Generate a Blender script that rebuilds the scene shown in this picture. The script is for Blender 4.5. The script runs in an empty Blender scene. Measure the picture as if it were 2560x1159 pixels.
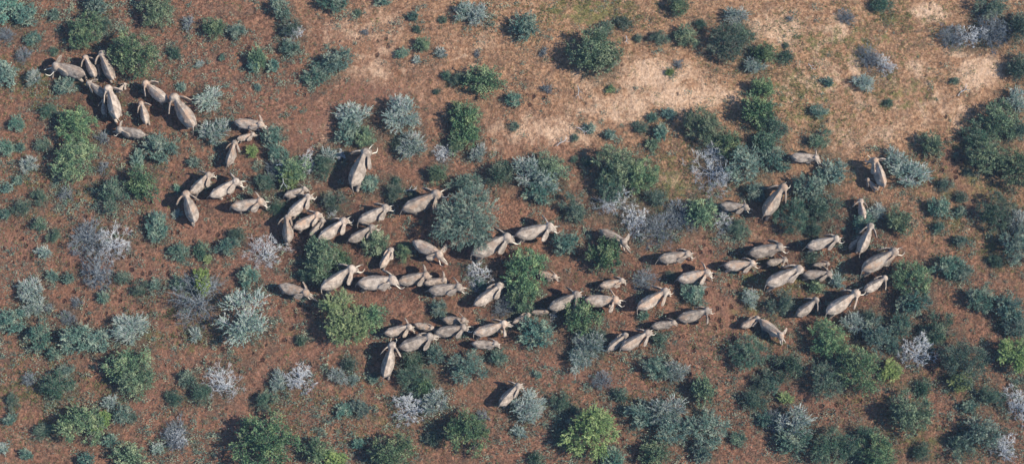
import bpy, math, random
import numpy as np
from mathutils import Vector, Matrix
R_ = math.radians
scene = bpy.context.scene
col = scene.collection

# ---------------------------------------------------------------- camera, sky, sun, exposure
TILT = R_(20.0); DIST = 200.0; HALF_W = 58.2
cam_d = bpy.data.cameras.new("camera"); cam = bpy.data.objects.new("camera", cam_d); col.objects.link(cam)
CAM = Vector((0.0, -DIST * math.sin(TILT), DIST * math.cos(TILT)))
cam.location = CAM; cam.rotation_euler = (TILT, 0, 0)
cam_d.sensor_width = 36.0; cam_d.lens = 18.0 * DIST / HALF_W
cam_d.clip_start = 1.0; cam_d.clip_end = 9000.0
scene.camera = cam

SUN_EL = R_(42.0); SUN_AZ = R_(-12.0)          # azimuth measured from +X (picture right), negative = towards the bottom
sun_dir = Vector((math.cos(SUN_EL) * math.cos(SUN_AZ), math.cos(SUN_EL) * math.sin(SUN_AZ), math.sin(SUN_EL)))
world = bpy.data.worlds.new("World"); scene.world = world; world.use_nodes = True
wn = world.node_tree.nodes; wl = world.node_tree.links
bg = wn["Background"]; sky = wn.new("ShaderNodeTexSky"); sky.sky_type = 'NISHITA'; sky.sun_disc = False
sky.sun_elevation = SUN_EL; sky.sun_rotation = R_(90.0) - SUN_AZ
sky.air_density = 1.0; sky.dust_density = 0.2; sky.ozone_density = 4.0
wl.new(sky.outputs[0], bg.inputs[0]); bg.inputs[1].default_value = 0.11
sun_l = bpy.data.lights.new("sun", 'SUN'); sun_l.energy = 5.0; sun_l.angle = R_(0.7); sun_l.color = (1.0, 0.90, 0.75)
sun_o = bpy.data.objects.new("sun", sun_l); col.objects.link(sun_o); sun_o.location = (60, -20, 80)
sun_o.rotation_euler = sun_dir.to_track_quat('Z', 'Y').to_euler()
vs = scene.view_settings
vs.view_transform = 'Standard'; vs.look = 'None'; vs.gamma = 1.0; vs.use_curve_mapping = False; vs.exposure = 0.66

# ---------------------------------------------------------------- helpers
K = HALF_W / DIST
def at(px, py, z=0.0):
    """a point of the 2560x1159 photograph carried onto the plane at height z"""
    u = (px - 1280.0) / 1280.0 * K; v = -(py - 579.5) / 1280.0 * K
    c, s = math.cos(TILT), math.sin(TILT)
    d = Vector((u, v * c + s, v * s - c))
    t = (z - CAM.z) / d.z
    return CAM + d * t
def to_px(P):
    c, s = math.cos(TILT), math.sin(TILT)
    d = P - np.array(CAM)
    yc = d[:, 1] * c + d[:, 2] * s; zc = d[:, 1] * -s + d[:, 2] * c
    return 1280 + d[:, 0] / -zc / K * 1280, 579.5 - yc / -zc / K * 1280
MPP = 2 * HALF_W / 2560.0                        # metres per photo pixel

def mesh_np(name, verts, faces, mat=None, smooth=False):
    """verts (n,3); faces (m,4) or (m,3) int array, or a list of such arrays"""
    if not isinstance(faces, (list, tuple)): faces = [faces]
    faces = [f for f in faces if len(f)]
    me = bpy.data.meshes.new(name)
    verts = np.asarray(verts, dtype=np.float32)
    me.vertices.add(len(verts)); me.vertices.foreach_set("co", verts.ravel())
    tot = np.concatenate([np.full(len(f), f.shape[1], dtype=np.int32) for f in faces])
    idx = np.concatenate([np.asarray(f, dtype=np.int32).ravel() for f in faces])
    start = np.concatenate([[0], np.cumsum(tot)[:-1]]).astype(np.int32)
    me.loops.add(len(idx)); me.loops.foreach_set("vertex_index", idx)
    me.polygons.add(len(tot)); me.polygons.foreach_set("loop_start", start); me.polygons.foreach_set("loop_total", tot)
    me.update(calc_edges=True); me.validate()
    me.polygons.foreach_set("use_smooth", np.full(len(me.polygons), smooth, dtype=bool))
    if mat: me.materials.append(mat)
    return me
def link(name, data, parent=None):
    o = bpy.data.objects.new(name, data); col.objects.link(o)
    if parent: o.parent = parent
    return o

class Geo:
    """collects pieces of one mesh"""
    def __init__(s): s.v = []; s.q = []; s.t = []; s.n = 0
    def add(s, v, q=None, t=None):
        v = np.asarray(v, dtype=np.float64).reshape(-1, 3)
        if q is not None and len(q): s.q.append(np.asarray(q, dtype=np.int32) + s.n)
        if t is not None and len(t): s.t.append(np.asarray(t, dtype=np.int32) + s.n)
        s.v.append(v); s.n += len(v)
    def mesh(s, name, mat, smooth=False):
        fs = []
        if s.q: fs.append(np.concatenate(s.q))
        if s.t: fs.append(np.concatenate(s.t))
        return mesh_np(name, np.concatenate(s.v), fs, mat, smooth)

def norm(a): return a / np.maximum(np.linalg.norm(a, axis=-1, keepdims=True), 1e-9)

def add_loft(g, rings):
    """closed skin over rings (each (m,3)), capped at both ends"""
    m = len(rings[0]); V = np.concatenate(rings); k = len(rings)
    a = np.arange(m); b = (a + 1) % m
    q = np.concatenate([np.stack([i*m + a, i*m + b, (i+1)*m + b, (i+1)*m + a], 1) for i in range(k - 1)])
    V = np.concatenate([V, rings[0].mean(0)[None], rings[-1].mean(0)[None]])
    t = np.concatenate([np.stack([b, a, np.full(m, k*m)], 1), np.stack([(k-1)*m + a, (k-1)*m + b, np.full(m, k*m + 1)], 1)])
    g.add(V, q, t)
def add_tube(g, pts, rad, m=8):
    pts = np.asarray(pts, float); rings = []
    ang = np.linspace(0, 2*np.pi, m, endpoint=False)
    tang = norm(np.gradient(pts, axis=0))
    ref = np.array([0, 1.0, 0]) if abs(tang[0][1]) < .8 else np.array([1.0, 0, 0])
    for p, t, r in zip(pts, tang, rad):
        x = norm(np.cross(ref, t)); y = np.cross(t, x)
        rings.append(p + r * (np.cos(ang)[:, None] * x + np.sin(ang)[:, None] * y))
    add_loft(g, rings)
def smooth_path(pts, n):
    """Catmull-Rom through points that also carry a radius"""
    P = np.asarray(pts, float); P = np.concatenate([[2*P[0]-P[1]], P, [2*P[-1]-P[-2]]]); out = []
    for i in range(1, len(P) - 2):
        for t in np.linspace(0, 1, n, endpoint=False):
            a, b, c, d = P[i-1], P[i], P[i+1], P[i+2]
            out.append(.5*((2*b) + (c-a)*t + (2*a-5*b+4*c-d)*t*t + (3*b-a-3*c+d)*t**3))
    out.append(P[-2]); out = np.array(out)
    return out[:, :-1], np.maximum(out[:, -1], .004)

# ---------------------------------------------------------------- materials
def new_mat(name):
    m = bpy.data.materials.new(name); m.use_nodes = True
    nt = m.node_tree
    for n in list(nt.nodes):
        if n.type != 'OUTPUT_MATERIAL' and n.type != 'BSDF_PRINCIPLED': nt.nodes.remove(n)
    return m, nt, nt.nodes["Principled BSDF"], nt.nodes["Material Output"]
def N(nt, t, **kw):
    n = nt.nodes.new(t)
    for k, v in kw.items(): setattr(n, k, v)
    return n
def mixc(nt, f, a, b, blend='MIX'):
    n = N(nt, "ShaderNodeMix", data_type='RGBA', blend_type=blend)
    for i, x in ((0, f), (6, a), (7, b)):
        if isinstance(x, (int, float)): n.inputs[i].default_value = x
        elif isinstance(x, tuple): n.inputs[i].default_value = (*x, 1) if len(x) == 3 else x
        else: nt.links.new(x, n.inputs[i])
    return n.outputs[2]
def math_(nt, op, a, b=None, clamp=False):
    n = N(nt, "ShaderNodeMath", operation=op, use_clamp=clamp)
    for i, x in ((0, a), (1, b)):
        if x is None: continue
        if isinstance(x, (int, float)): n.inputs[i].default_value = x
        else: nt.links.new(x, n.inputs[i])
    return n.outputs[0]
def noise(nt, vec, scale, detail=4, rough=.55, dist=0.0):
    n = N(nt, "ShaderNodeTexNoise"); n.inputs["Scale"].default_value = scale; n.inputs["Detail"].default_value = detail
    n.inputs["Roughness"].default_value = rough; n.inputs["Distortion"].default_value = dist
    if vec is not None: nt.links.new(vec, n.inputs["Vector"])
    return n.outputs[0]
def ramp(nt, fac, lo, hi, a=0.0, b=1.0):
    n = N(nt, "ShaderNodeMapRange"); n.interpolation_type = 'SMOOTHSTEP'
    nt.links.new(fac, n.inputs[0]); n.inputs[1].default_value = lo; n.inputs[2].default_value = hi
    n.inputs[3].default_value = a; n.inputs[4].default_value = b
    return n.outputs[0]
def attr(nt, name):
    n = N(nt, "ShaderNodeAttribute"); n.attribute_name = name; return n.outputs["Fac"]

def leaf_mat(name, a, b, c, bark=None):
    """a..b leaf to leaf, c a paler or yellower tone in patches, whole plant shifted a little from the next"""
    m, nt, p, out = new_mat(name); L = nt.links
    geo = N(nt, "ShaderNodeNewGeometry"); oi = N(nt, "ShaderNodeObjectInfo"); tc = N(nt, "ShaderNodeTexCoord")
    cc = mixc(nt, geo.outputs["Random Per Island"], a, b)
    off = N(nt, "ShaderNodeVectorMath", operation='ADD'); L.new(tc.outputs["Object"], off.inputs[0])
    sc = N(nt, "ShaderNodeVectorMath", operation='SCALE'); L.new(oi.outputs["Location"], sc.inputs[0]); sc.inputs[3].default_value = .37
    L.new(sc.outputs[0], off.inputs[1])
    f = ramp(nt, noise(nt, off.outputs[0], 1.1, 2), .46, .68)
    cc = mixc(nt, f, cc, c)
    hs = N(nt, "ShaderNodeHueSaturation")
    L.new(ramp(nt, oi.outputs["Random"], 0, 1, .487, .513), hs.inputs["Hue"])
    mul = math_(nt, 'MULTIPLY', oi.outputs["Random"], 7.31); fr = math_(nt, 'FRACT', mul)
    L.new(ramp(nt, fr, 0, 1, .78, 1.05), hs.inputs["Saturation"])
    fr2 = math_(nt, 'FRACT', math_(nt, 'MULTIPLY', oi.outputs["Random"], 23.7))
    L.new(ramp(nt, fr2, 0, 1, .78, 1.2), hs.inputs["Value"])
    L.new(cc, hs.inputs["Color"])
    p.inputs["Roughness"].default_value = .55; p.inputs["Specular IOR Level"].default_value = .25
    L.new(hs.outputs[0], p.inputs["Base Color"])
    tr = N(nt, "ShaderNodeBsdfTranslucent"); L.new(hs.outputs[0], tr.inputs[0])
    mx = N(nt, "ShaderNodeMixShader"); mx.inputs[0].default_value = .12
    L.new(p.outputs[0], mx.inputs[1]); L.new(tr.outputs[0], mx.inputs[2]); L.new(mx.outputs[0], out.inputs[0])
    return m
def bark_mat(name, a, b):
    m, nt, p, out = new_mat(name); L = nt.links
    geo = N(nt, "ShaderNodeNewGeometry"); tc = N(nt, "ShaderNodeTexCoord")
    cc = mixc(nt, noise(nt, tc.outputs["Object"], 6, 3), a, b)
    cc = mixc(nt, math_(nt, 'MULTIPLY', geo.outputs["Random Per Island"], .5), cc, a)
    L.new(cc, p.inputs["Base Color"]); p.inputs["Roughness"].default_value = .8; p.inputs["Specular IOR Level"].default_value = .15
    return m
M = dict(  # pale tones of the green leaves put sunlit tips into the colour
    L=leaf_mat("leaf_green", (.034, .092, .048), (.122, .212, .112), (.26, .34, .17)),
    D=leaf_mat("leaf_dark", (.020, .060, .044), (.078, .155, .105), (.17, .23, .155)),
    T=leaf_mat("leaf_teal", (.030, .105, .086), (.155, .300, .240), (.36, .45, .34)),
    S=leaf_mat("leaf_silver", (.085, .165, .135), (.250, .345, .290), (.42, .47, .40)),
    Y=leaf_mat("leaf_yellow_green", (.110, .200, .060), (.270, .380, .115), (.40, .48, .18)),
    G=leaf_mat("leaf_grey", (.080, .105, .110), (.150, .175, .175), (.22, .235, .23)),
    bark=bark_mat("bark_grey", (.15, .135, .115), (.33, .31, .28)),
    white=bark_mat("bark_bleached", (.33, .35, .375), (.62, .65, .68)),
    dusk=bark_mat("bark_blue_grey", (.105, .125, .145), (.26, .295, .335)),
)
def mat_skin():
    m, nt, p, out = new_mat("elephant_skin"); L = nt.links
    tc = N(nt, "ShaderNodeTexCoord"); oi = N(nt, "ShaderNodeObjectInfo"); geo = N(nt, "ShaderNodeNewGeometry")
    off = N(nt, "ShaderNodeVectorMath", operation='ADD'); L.new(tc.outputs["Object"], off.inputs[0])
    sc = N(nt, "ShaderNodeVectorMath", operation='SCALE'); L.new(oi.outputs["Location"], sc.inputs[0]); sc.inputs[3].default_value = .61
    L.new(sc.outputs[0], off.inputs[1]); v = off.outputs[0]
    cc = mixc(nt, ramp(nt, noise(nt, v, 1.6, 5, .6), .38, .64), (.215, .182, .158), (.43, .368, .315))
    # red dust thrown over the back and dried mud, differs from animal to animal
    fr = math_(nt, 'FRACT', math_(nt, 'MULTIPLY', oi.outputs["Random"], 5.7))
    sep = N(nt, "ShaderNodeSeparateXYZ"); L.new(tc.outputs["Object"], sep.inputs[0])
    back = ramp(nt, sep.outputs[2], 1.5, 2.5)
    dust = math_(nt, 'MULTIPLY', ramp(nt, noise(nt, v, 1.0, 4, .65), .40, .64), back)
    dust = math_(nt, 'MULTIPLY', dust, ramp(nt, fr, 0, 1, .1, .9))
    cc = mixc(nt, dust, cc, (.40, .265, .185))
    mud = ramp(nt, noise(nt, v, 2.6, 6, .7), .57, .68, 0, .65)
    cc = mixc(nt, mud, cc, (.16, .125, .10))
    pale = ramp(nt, noise(nt, v, 3.4, 5, .7), .58, .70, 0, .55)
    cc = mixc(nt, pale, cc, (.56, .49, .41))
    hs = N(nt, "ShaderNodeHueSaturation"); L.new(cc, hs.inputs["Color"])
    fr2 = math_(nt, 'FRACT', math_(nt, 'MULTIPLY', oi.outputs["Random"], 17.3))
    L.new(ramp(nt, fr2, 0, 1, .78, 1.14), hs.inputs["Value"])
    L.new(hs.outputs[0], p.inputs["Base Color"])
    p.inputs["Roughness"].default_value = .85; p.inputs["Specular IOR Level"].default_value = .12
    vo = N(nt, "ShaderNodeTexVoronoi"); vo.feature = 'DISTANCE_TO_EDGE'; vo.inputs["Scale"].default_value = 9.0
    nd = N(nt, "ShaderNodeTexNoise"); nd.inputs["Scale"].default_value = 3; L.new(tc.outputs["Object"], nd.inputs["Vector"])
    ad = N(nt, "ShaderNodeVectorMath", operation='ADD'); L.new(tc.outputs["Object"], ad.inputs[0])
    s2 = N(nt, "ShaderNodeVectorMath", operation='SCALE'); L.new(nd.outputs["Color"], s2.inputs[0]); s2.inputs[3].default_value = .35
    L.new(s2.outputs[0], ad.inputs[1]); L.new(ad.outputs[0], vo.inputs["Vector"])
    h = math_(nt, 'ADD', ramp(nt, vo.outputs["Distance"], 0, .10, 0, .16), noise(nt, tc.outputs["Object"], 2.6, 7, .72))
    b = N(nt, "ShaderNodeBump"); b.inputs["Strength"].default_value = .9; b.inputs["Distance"].default_value = .08
    L.new(h, b.inputs["Height"]); L.new(b.outputs[0], p.inputs["Normal"])
    return m
M['skin'] = mat_skin()
def plain(name, a, b, rough=.5, scale=8):
    m, nt, p, out = new_mat(name); tc = N(nt, "ShaderNodeTexCoord")
    nt.links.new(mixc(nt, noise(nt, tc.outputs["Object"], scale, 3), a, b), p.inputs["Base Color"])
    p.inputs["Roughness"].default_value = rough; return m
M['ivory'] = plain("ivory", (.62, .55, .44), (.80, .76, .67), .35, 4)
M['hair'] = plain("tail_hair", (.03, .026, .022), (.07, .06, .05), .8)
M['eye'] = plain("eye_dark", (.012, .009, .007), (.02, .014, .01), .15)

# ---------------------------------------------------------------- where the shrubs stand (kind: x, y, radius in photo pixels)
PL = {
'L': '''215 78 46; 390 28 44; 537 70 28; 337 140 58; 190 315 44; 190 400 52; 355 462 38; 320 912 40; 338 945 46; 205 1062 50; 325 1142 34; 660 1110 68; 645 150 26; 1055 113 20; 1210 200 40; 912 345 40; 1165 298 36; 1172 338 28; 1143 356 24; 1095 434 24; 735 428 36;
 800 628 36; 812 668 42; 850 645 26; 938 606 32; 1012 632 26; 930 795 32; 1058 965 26; 1170 1082 50; 980 1130 46; 790 1128 30; 1475 128 54; 1505 148 40; 1692 12 26; 1718 92 26; 1912 138 26; 1905 224 28; 1632 362 14; 1757 318 44; 1818 362 32; 1540 418 50; 1605 440 42; 1378 420 36; 1895 285 40; 1755 535 46; 1318 680 52; 1305 735 36; 1510 642 38; 1458 790 38; 1757 982 32; 2500 302 44; 2468 392 44; 2545 425 48; 2330 362 28; 2245 552 32; 2278 700 46; 2275 1032 50; 2192 1132 42; 1640 1140 32; 2068 850 44; 2040 718 20; 1527 222 9; 2150 925 52''',
'D': '''262 66 20; 137 132 11; 437 132 17; 122 280 22; 107 362 16; 100 495 22; 55 520 24; 98 562 17; 135 592 19; 282 488 40; 308 692 16; 350 722 20; 505 625 18; 145 968 36; 30 1005 20; 110 1078 24; 330 1045 12; 435 995 22; 507 985 26; 470 945 18; 668 1000 27; 755 850 14; 875 912 16; 1040 945 42; 1030 905 30; 1085 1095 18; 1107 52 10; 895 33 9; 1042 75 10; 1145 200 20; 1118 190 14; 1092 228 8; 997 362 16; 725 70 28; 1250 440 36; 985 484 40; 1030 486 18; 990 455 12; 835 505 42; 810 418 28; 665 455 36; 772 690 24;
 1510 72 18; 1560 57 18; 1650 97 22; 1595 97 10; 1752 62 13; 1820 112 54; 1852 90 34; 1287 318 11; 1600 317 16; 1437 345 10; 1530 465 42; 1465 403 12; 1435 397 8; 1435 522 32; 1640 495 26; 1850 572 26; 1675 690 17; 1650 852 24; 1552 985 18; 1402 1005 24; 1437 1022 9; 1405 1097 24; 1870 885 48; 1885 1003 30; 1845 1095 17; 1340 1147 17; 1910 955 28; 2205 10 27; 1967 143 17; 1965 115 8; 2385 205 11; 2220 260 11; 2475 20 40; 2552 70 38; 2552 172 38; 2450 340 38; 2540 328 30; 2050 348 40; 1930 312 34; 1915 355 36; 2060 522 38; 1985 545 46; 2035 570 30; 2365 462 20; 2405 495 15; 2420 432 11; 2490 530 44; 1952 760 32; 2030 645 22; 2490 652 20; 2180 795 24; 2345 825 38; 2065 950 48; 1970 920 38; 2410 900 56; 2168 1085 26; 2070 1115 46; 2130 1117 34; 2305 1130 24; 2400 1112 32; 2480 990 28; 2310 970 18; 1310 770 30; 1485 840 28; 690 520 32; 590 590 22''',
'T': '''22 25 40; 65 42 30; 240 14 32; 137 38 13; 592 80 21; 82 98 20; 12 190 34; 167 215 27; 682 165 15; 645 218 9; 455 220 11; 404 370 44; 345 396 21; 42 310 20; 12 370 22; 52 370 11; 20 470 13; 45 452 11; 12 535 13; 395 562 31; 442 470 14; 485 405 13; 447 630 23; 392 588 20; 388 712 13; 260 744 13; 570 618 24; 622 690 26; 445 708 15; 30 800 36; 100 840 32; 195 847 38; 246 852 30; 138 885 15; 165 930 19; 25 1050 13; 277 1100 15; 305 1035 23; 215 1150 17; 65 1135 13; 132 690 13; 172 695 13; 702 22 28; 835 8 32; 960 0 20; 725 118 24; 795 187 32; 838 155 36; 1035 42 13; 1005 135 14; 1312 70 36; 872 332 32; 1285 248 20; 1165 462 32; 925 460 26; 682 345 34; 694 386 26; 860 1026 19; 903 1022 21; 895 1110 13; 935 950 13; 1172 918 42; 1245 893 21; 1090 885 24; 1205 712 20; 1095 770 34;
 1475 320 13; 1525 337 13; 1632 295 11; 1672 285 15; 1650 330 18; 1865 415 44; 1888 480 28; 1350 482 32; 1412 610 30; 1735 738 32; 1610 790 15; 1340 835 48; 1640 920 30; 1600 1035 30; 1675 1068 42; 1768 1068 46; 1755 1127 27; 1535 1147 26; 1345 936 9; 1912 1050 17; 2070 205 12; 2048 280 19; 2080 430 42; 2030 472 40; 1930 400 42; 2160 558 26; 2350 522 27; 2345 570 13; 2400 530 13; 2370 668 30; 2402 680 26; 2400 604 14; 2450 750 33; 2520 772 34; 2545 618 46; 2280 755 38; 2190 840 36; 2250 815 28; 2232 860 22; 2450 1085 40; 1980 1102 36; 1930 957 23; 2540 820 28; 2420 1015 15; 555 145 8; 636 165 18''',
'S': '''85 195 21; 520 250 33; 535 330 42; 500 160 9; 70 412 22; 110 632 15; 75 730 34; 85 766 26; 325 825 46; 610 805 66; 490 837 14; 275 1005 15; 395 1120 13; 5 1120 14; 1103 132 13; 1043 150 9; 1165 30 28; 1193 42 26; 882 292 38; 1000 282 52; 1030 366 36; 1195 385 22; 820 392 18; 695 955 23; 845 940 21; 885 950 11; 1085 1002 32; 1838 42 28; 1885 166 24; 1325 432 40; 1365 448 34; 1472 862 42; 1450 895 32; 1690 930 27; 1318 1022 48; 1300 1078 13; 1665 1028 40; 1875 745 22; 2160 208 24; 2540 252 30; 2240 402 36; 2280 436 40; 2190 530 34; 2545 562 32; 2092 700 28; 2135 805 27; 2535 790 11; 1985 1060 40; 442 534 10; 1740 720 24''',
'Y': '''868 806 62; 838 1146 22; 505 702 26; 520 648 9; 632 380 13; 250 1060 24; 725 452 26; 1675 182 8; 1475 1076 60; 2545 890 44; 2225 925 24; 2400 952 24; 1965 995 13; 1155 275 22''',
'G': '''470 60 17; 15 90 20; 57 140 19; 165 485 17; 258 418 13; 258 345 16; 215 596 40; 245 680 36; 495 750 56; 172 795 19; 75 950 17; 190 755 13; 122 770 11; 440 1085 30; 694 428 26; 912 82 9; 1192 135 9; 1260 765 33; 1205 1040 15; 1695 162 12; 1367 222 13; 1358 132 11; 1650 572 42; 1610 700 24; 1505 950 22; 1975 48 9; 2115 42 20; 2170 145 27; 2380 92 30; 2480 82 40; 1935 1050 24; 1910 830 18; 1700 540 34''',
'W': '''280 602 46; 660 632 44; 555 965 44; 745 945 34; 440 1092 24; 730 78 26; 1110 382 24; 845 386 18; 765 410 26; 828 532 22; 1200 685 34; 1030 1020 38; 1383 790 18; 1540 500 42; 1585 556 54; 1778 425 52; 1810 552 25; 2210 162 24; 2430 92 36; 2290 880 38; 2550 1012 40; 2510 1116 30; 1790 385 30''',
}
PLANTS = [(k, *(float(t) for t in item.split())) for k, txt in PL.items() for item in txt.replace('\n', ' ').split(';')]
# ---------------------------------------------------------------- ground
SAND = [(1640, 190, 120, 60, .9), (1720, 245, 170, 42, .95), (1560, 265, 170, 48, .75), (1370, 325, 190, 52, .7), (1230, 340, 60, 70, .45), (900, 75, 170, 70, .55), (930, 160, 160, 90, .5), (1150, 130, 150, 90, .42), (760, 330, 120, 60, .4), (1010, 220, 130, 60, .4),
        (1010, 30, 200, 50, .3), (780, 290, 160, 70, .3), (2138, 165, 22, 55, .9), (2325, 30, 55, 28, 1.0), (2095, 75, 45, 55, .75), (2450, 180, 75, 50, .95), (2400, 135, 60, 25, .7), (2290, 170, 60, 40, .6), (1960, 90, 170, 90, .62),
        (2180, 320, 260, 80, .5), (2330, 270, 180, 90, .5), (2060, 210, 180, 110, .55), (1500, 200, 120, 60, .5), (1700, 450, 50, 40, .55), (1620, 480, 40, 60, .4), (2250, 560, 50, 60, .3), (1900, 590, 30, 25, .5), (60, 1110, 120, 70, .3), (2160, 440, 60, 40, .3), (1290, 60, 120, 60, .35)]
GRASS = [(1480, 30, 150, 45, .8), (1560, 90, 120, 30, .35), (2000, 230, 150, 90, .55), (2260, 230, 120, 70, .55), (2100, 110, 220, 80, .5), (2220, 40, 160, 50, .5), (2400, 450, 90, 100, .75), (2390, 560, 80, 60, .5), (1680, 450, 90, 100, .6), (2050, 300, 130, 50, .55), (1960, 700, 160, 60, .5), (1880, 760, 90, 50, .6),
         (110, 215, 190, 70, .45), (150, 480, 200, 120, .4), (420, 840, 120, 80, .5), (120, 1000, 220, 120, .4), (920, 1040, 200, 90, .4), (2280, 1000, 160, 120, .45), (2480, 560, 90, 160, .5), (1500, 990, 140, 60, .35), (700, 860, 100, 60, .25), (2340, 1090, 160, 80, .5), (1880, 840, 160, 60, .35)]
TRAMP = [(300, 260, 200, 90, .8), (540, 480, 150, 90, .75), (800, 560, 170, 110, .95), (930, 690, 280, 90, .9), (1080, 850, 200, 70, .9), (1180, 640, 160, 80, .7), (1330, 760, 180, 70, .9), (1560, 700, 200, 90, .6), (1620, 820, 160, 60, .5), (1930, 640, 230, 80, .8), (2080, 560, 130, 110, .8), (2120, 760, 160, 60, .7), (2180, 640, 90, 90, .8),
         (620, 340, 110, 60, .6), (120, 300, 150, 200, .35), (240, 640, 260, 240, .25), (590, 740, 160, 160, .4), (2380, 400, 60, 60, .8), (2380, 930, 90, 160, .3), (2000, 1000, 220, 60, .5), (1800, 920, 160, 110, .3), (950, 470, 140, 60, .5), (1220, 560, 300, 70, .4), (300, 1000, 340, 180, .2)]
PRINTS = [(2360, 420, 60, 70, 1.0), (1790, 740, 50, 70, .9), (1850, 900, 120, 60, .7), (2080, 1010, 130, 50, .9), (1340, 255, 90, 30, .5), (930, 110, 60, 30, .5), (1760, 620, 60, 40, .3), (300, 650, 250, 200, .5), (700, 760, 250, 60, .35), (570, 880, 300, 130, .35), (2380, 940, 90, 100, .4), (1700, 940, 200, 100, .3), (200, 890, 200, 120, .4), (1540, 1050, 100, 90, .3), (100, 620, 120, 80, .4), (2390, 1100, 100, 60, .5)]
def field(X, Y, blobs):
    out = np.zeros_like(X)
    for x, y, rx, ry, s in blobs:
        d = ((X - x) / rx) ** 2 + ((Y - y) / ry) ** 2
        out = np.maximum(out, s * np.exp(-d * 0.9))
    return out
rg = np.random.default_rng(5)
def vnoise(x, y, cell, seed):
    r = np.random.default_rng(seed); G = r.random((256, 256))
    fx, fy = x / cell, y / cell; ix, iy = np.floor(fx).astype(int), np.floor(fy).astype(int)
    tx, ty = fx - ix, fy - iy; tx = tx*tx*(3-2*tx); ty = ty*ty*(3-2*ty)
    g = lambda i, j: G[i % 256, j % 256]
    return (g(ix, iy)*(1-tx) + g(ix+1, iy)*tx)*(1-ty) + (g(ix, iy+1)*(1-tx) + g(ix+1, iy+1)*tx)*ty
def relief(x, y):
    return (vnoise(x, y, 9, 1) - .5) * .35 + (vnoise(x, y, 2.7, 2) - .5) * .16 + (vnoise(x, y, .9, 3) - .5) * .10
STEP = .4
def axis(lo, hi):
    core = np.arange(lo, hi + .01, STEP); d, tail = STEP, []
    p = 0
    while p < 3000: d *= 1.35; p += d; tail.append(p)
    tail = np.array(tail)
    return np.concatenate([lo - tail[::-1], core, core[-1] + tail])
gx, gy = axis(-72, 72), axis(-36, 44)
GX, GY = np.meshgrid(gx, gy); fx, fy = GX.ravel(), GY.ravel()
core = np.clip(1 - np.maximum(np.abs(fx) - 72, 0) / 30, 0, 1) * np.clip(1 - np.maximum(np.abs(fy - 4) - 40, 0) / 30, 0, 1)
gz = relief(fx, fy) * core - (1 - core) * .05
GV = np.stack([fx, fy, gz], 1)
nx, ny = len(gx), len(gy)
ii = (np.arange(ny - 1)[:, None] * nx + np.arange(nx - 1)[None]).ravel()
gme = mesh_np("ground", GV, np.stack([ii, ii + 1, ii + nx + 1, ii + nx], 1), None, True)
pxX, pxY = to_px(np.stack([fx, fy, np.zeros_like(fx)], 1))
nearm = (np.abs(fx) < 110) & (np.abs(fy) < 90)
for nm, blobs in (("sand", SAND), ("grass", GRASS), ("tramp", TRAMP), ("prints", PRINTS)):
    a = gme.attributes.new(nm, 'FLOAT', 'POINT')
    a.data.foreach_set("value", (field(pxX, pxY, blobs) * nearm).astype(np.float32))
PATHS = [[(-40, 585), (110, 625), (250, 665), (420, 660)], [(690, 560), (600, 660), (575, 720), (600, 745), (720, 770)], [(300, 760), (420, 850), (380, 960), (300, 1010), (150, 1030)], [(560, 1060), (640, 960), (700, 890), (930, 870)],
         [(640, 385), (740, 350), (860, 225), (1000, 240)], [(330, 470), (520, 590), (700, 690)], [(1775, 620), (1790, 700), (1785, 790)], [(1840, 900), (1900, 950), (2020, 1000), (2170, 1010)], [(2350, 370), (2370, 440), (2420, 520)], [(1300, 880), (1500, 920), (1620, 960), (1700, 1080)], [(2350, 880), (2340, 980), (2370, 1100)], [(1000, 740), (900, 760), (760, 720)], [(1830, 760), (1840, 860), (1960, 880)]]
def pathfield(X, Y, wd):
    d = np.full_like(X, 1e9)
    for pl in PATHS:
        for (ax, ay), (bx, by) in zip(pl[:-1], pl[1:]):
            t = np.clip(((X-ax)*(bx-ax) + (Y-ay)*(by-ay))/((bx-ax)**2 + (by-ay)**2), 0, 1)
            d = np.minimum(d, np.hypot(X - ax - t*(bx-ax), Y - ay - t*(by-ay)))
    return np.exp(-(d/wd)**2)
lt = np.zeros_like(fx)                                     # soil darkening, strongest at the foot of every shrub and fading outward
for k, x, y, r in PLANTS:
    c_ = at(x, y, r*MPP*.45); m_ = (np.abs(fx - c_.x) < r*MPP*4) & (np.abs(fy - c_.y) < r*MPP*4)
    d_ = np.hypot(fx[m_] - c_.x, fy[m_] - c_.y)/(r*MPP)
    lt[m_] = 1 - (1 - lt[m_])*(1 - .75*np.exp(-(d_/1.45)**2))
la = gme.attributes.new("litter", 'FLOAT', 'POINT'); la.data.foreach_set("value", lt.astype(np.float32))  # how strongly each ground point darkens round the shrubs
wx = (vnoise(fx, fy, 6, 41) - .5)*60; wy = (vnoise(fx, fy, 6, 42) - .5)*60
pa = gme.attributes.new("path", 'FLOAT', 'POINT'); pa.data.foreach_set("value", (pathfield(pxX + wx, pxY + wy, 19.0) * nearm).astype(np.float32))
tan = gme.attributes.new("tan", 'FLOAT', 'POINT')          # the soil turns from iron red (left, bottom) to tan (upper right)
t_ = np.clip((pxX - 950) / 900 + (420 - pxY) / 700, 0, 1) * np.clip((800 - pxY) / 560, 0, 1)
tan.data.foreach_set("value", (t_ * nearm).astype(np.float32))
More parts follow.
